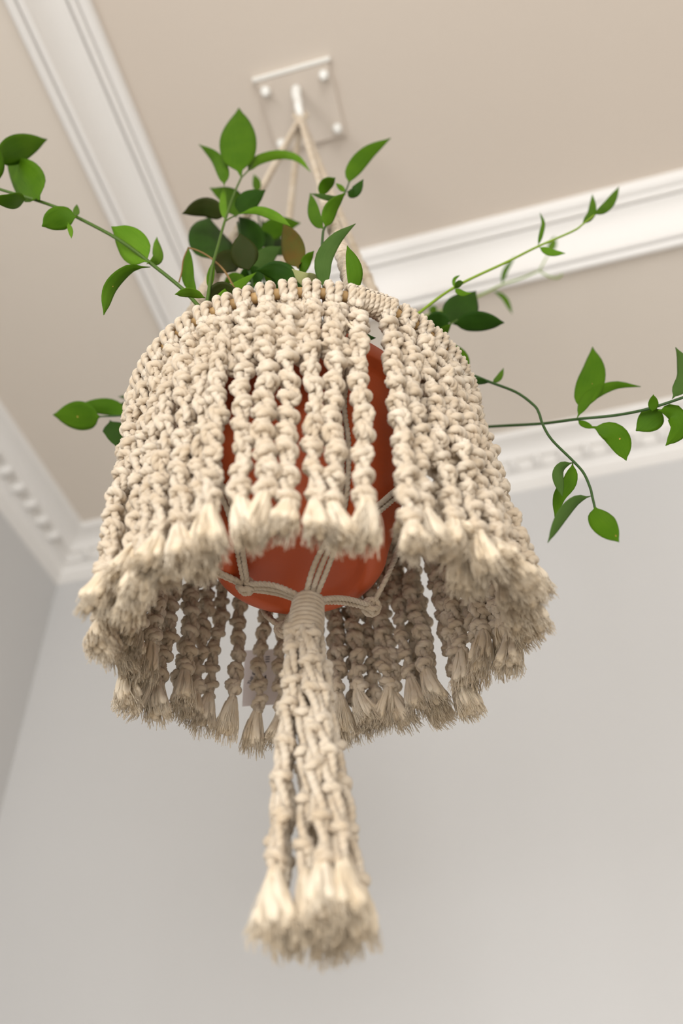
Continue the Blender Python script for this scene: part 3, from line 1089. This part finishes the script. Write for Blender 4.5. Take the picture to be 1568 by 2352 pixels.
# small group low at the left
stem([(380, 945), (330, 949), (291, 954), (227, 957)], [1.10, 1.10, 1.08, 1.07], 0.0014, 0.0010, 'stem_dark')
leaf([(232, 957), (180, 955), (122, 953)], 66, 1.07, 0, 8, spot=(0.55, 0.05))
leaf([(292, 953), (250, 934), (196, 936), (168, 960)], 38, 1.08, 0, -14, 0.25)
leaf([(252, 966), (266, 990), (268, 1026)], 56, 1.09, 1, 12)
leaf([(330, 922), (300, 914), (272, 911)], 14, 1.12, 5, 12)
leaf([(300, 936), (290, 928), (277, 927)], 9, 1.11, 0, 10)

# young shoot rising to the right
stem([(905, 765), (950, 728), (1043, 660), (1165, 601), (1235, 566), (1315, 531), (1338, 515), (1364, 494)], [0.90, 0.88, 0.87, 0.86, 0.86, 0.85, 0.85, 0.85], 0.0019, 0.0010, 'stem_light')
leaf([(1362, 495), (1395, 472), (1421, 429)], 21, 0.85, 0, 14)
leaf([(1335, 517), (1358, 490), (1360, 447)], 18, 0.85, 0, 16)
leaf([(1235, 566), (1243, 535), (1247, 512), (1240, 489)], 10, 0.86, 0, 15)
leaf([(1238, 568), (1265, 580), (1298, 582)], 16, 0.86, 2, 8)
leaf([(1042, 660), (1043, 642), (1056, 632)], 8, 0.87, 2, 10)
leaf([(1043, 662), (1053, 652), (1064, 648)], 15, 0.865, 0, 10)
leaf([(1044, 663), (1062, 674), (1083, 673)], 14, 0.87, 2, 8)
# a second young shoot, farther off
stem([(900, 765), (956, 734), (1019, 712), (1106, 677), (1152, 654), (1195, 640), (1238, 622)], [1.15, 1.2, 1.24, 1.27, 1.29, 1.3, 1.31], 0.0022, 0.0014, 'stem_light')
stem([(1238, 622), (1255, 590), (1262, 574)], 1.31, 0.0013, 0.001, 'stem_light')
leaf([(1260, 582), (1268, 562), (1273, 543)], 19, 1.31, 2, 10)
stem([(1238, 622), (1262, 636), (1282, 638), (1290, 630)], 1.31, 0.0012, 0.0014, 'stem_light')
leaf([(1152, 654), (1160, 622), (1182, 589)], 12, 1.29, 0, 12)
leaf([(1132, 668), (1158, 685), (1176, 721)], 12, 1.28, 0, 12)
leaf([(1003, 718), (994, 712), (984, 712)], 20, 1.23, 2, 8)
# dark leaves beside the ring at the right
stem([(930, 830), (990, 780), (1018, 754), (1050, 735)], [0.98, 0.99, 1.0, 1.0], 0.0016, 0.0012)
leaf([(1026, 742), (1060, 708), (1092, 668)], 76, 1.0, 1, 10)
leaf([(1040, 745), (1100, 738), (1158, 741)], 46, 1.0, 1, -14)
leaf([(1032, 752), (1004, 738), (972, 742)], 46, 0.99, 1, 14)
leaf([(1003, 776), (1018, 762), (1036, 745)], 22, 0.98, 0, 16)
leaf([(1064, 858), (1052, 820), (1008, 780)], 42, 1.0, 0, -14)
# wiry branch that droops at the right
stem([(1000, 830), (1066, 854), (1126, 878), (1185, 901), (1225, 930), (1237, 948), (1246, 975), (1267, 1010), (1315, 1058), (1339, 1085), (1354, 1118), (1360, 1142), (1366, 1168)],
     [1.02, 1.0, 0.99, 0.97, 0.96, 0.955, 0.95, 0.945, 0.94, 0.935, 0.93, 0.93, 0.93], 0.0016, 0.0012, 'stem_dark')
leaf([(1130, 879), (1145, 868), (1156, 846)], 14, 0.99, 0, 12)
leaf([(1122, 879), (1096, 876), (1068, 886)], 16, 1.0, 1, 10)
leaf([(1315, 1062), (1290, 1072), (1281, 1095), (1291, 1140)], 26, 0.93, 5, 14, 0.3)
leaf([(1315, 1062), (1308, 1105), (1285, 1140), (1274, 1188)], 34, 0.945, 0, -16)
leaf([(1357, 1139), (1322, 1150), (1290, 1185), (1257, 1247)], 28, 0.92, 5, 14, 0.25)
leaf([(1364, 1163), (1385, 1202), (1421, 1245)], 56, 0.93, 0, 12, spot=(0.9, 0.2))
# long branch leaving the frame at the right
stem([(1040, 985), (1158, 978), (1246, 973), (1324, 963), (1413, 954), (1488, 939), (1568, 913), (1640, 885)], [1.14, 1.08, 1.04, 1.0, 0.97, 0.94, 0.91, 0.88], 0.0018, 0.0014, 'stem_dark')
leaf([(1330, 945), (1348, 900), (1362, 850), (1360, 797)], 60, 1.0, 0, 10, spot=(0.45, -0.1))
leaf([(1325, 961), (1352, 912), (1410, 885), (1471, 888)], 27, 0.99, 0, 16, 0.3)
leaf([(1327, 966), (1345, 976), (1364, 984)], 15, 1.0, 0, 18)
leaf([(1358, 980), (1412, 998), (1438, 1058)], 52, 0.99, 0, 12, spot=(0.5, 0.1))
leaf([(1520, 940), (1496, 962), (1460, 990)], 54, 0.94, 0, -10)
leaf([(1498, 945), (1500, 925), (1500, 906)], 22, 0.94, 0, 12)
leaf([(1510, 944), (1548, 948), (1560, 985), (1528, 1024)], 42, 0.93, 0, 16, 0.25)
leaf([(1543, 917), (1572, 870), (1566, 830), (1551, 798)], 36, 0.92, 5, 16)
leaf([(1600, 905), (1620, 960), (1600, 1000)], 44, 0.90, 0, -12)

# ------------------------------------------------------------------ paper tag hanging behind the strands
TY_ = 1.375
pa, pb_, pc_ = at_y(556, 1622, TY_), at_y(640, 1619, TY_), at_y(565, 1494, TY_)
exv = Vector(pb_ - pa)
tw_ = exv.length
exv.normalize()
ezv = Vector((0, 0, 1))
eyv = ezv.cross(exv)
thh = (pc_ - pa)[2]
pt_ = bpy.data.objects.new('paper_tag', None)
COL.objects.link(pt_)
pt_.matrix_basis = Matrix(((exv.x, eyv.x, 0, pa[0]), (exv.y, eyv.y, 0, pa[1]), (0, 0, 1, pa[2]), (0, 0, 0, 1)))
tag(pt_, 'small pale paper tag with dark print hanging behind the strands', 'tag')
b = MB(); box(b, (0, 0, 0), (tw_, 0.0006, thh))
link('card', b.mesh('card', M['paper'], smooth=False), pt_)


def print_text(s, size, x, z, rot):
    cu = bpy.data.curves.new('print', 'FONT')
    cu.body = s
    cu.size = size
    cu.extrude = 0.00008
    tmp = bpy.data.objects.new('print', cu)
    COL.objects.link(tmp)
    bpy.context.view_layer.update()
    me = bpy.data.meshes.new_from_object(tmp.evaluated_get(bpy.context.evaluated_depsgraph_get()))
    bpy.data.objects.remove(tmp)
    me.name = 'print'
    me.materials.clear()
    me.materials.append(M['ink'])
    mtx = Matrix.Translation((x, -0.0002, z)) @ Matrix.Rotation(math.pi / 2, 4, 'X') @ Matrix.Rotation(rot, 4, 'Z')
    return link('print', me, pt_, matrix=mtx)


print_text('THE ROOM', 0.0062, tw_ * 0.20, thh * 0.36, math.radians(66))
print_text('Sk', 0.0085, tw_ * 0.36, thh * 0.54, math.radians(70))
b = MB()
for i in range(3):
    zz_ = thh * (0.76 + 0.045 * i)
    box(b, (tw_ * 0.60, -0.0003, zz_), (tw_ * 0.72, 0, zz_ + 0.0011))
link('print_bars', b.mesh('print_bars', M['ink'], smooth=False), pt_)
b = MB()
dm = [(0.46, 0.40), (0.54, 0.27), (0.64, 0.36), (0.63, 0.53)]
v = [(tw_ * p, -0.0003, thh * q) for p, q in dm] + [(tw_ * p, 0.0, thh * q) for p, q in dm]
b.add(v, [(0, 1, 2, 3), (7, 6, 5, 4)] + [(i, 4 + i, 4 + (i + 1) % 4, (i + 1) % 4) for i in range(4)])
link('print_mark', b.mesh('print_mark', M['ink'], smooth=False), pt_)
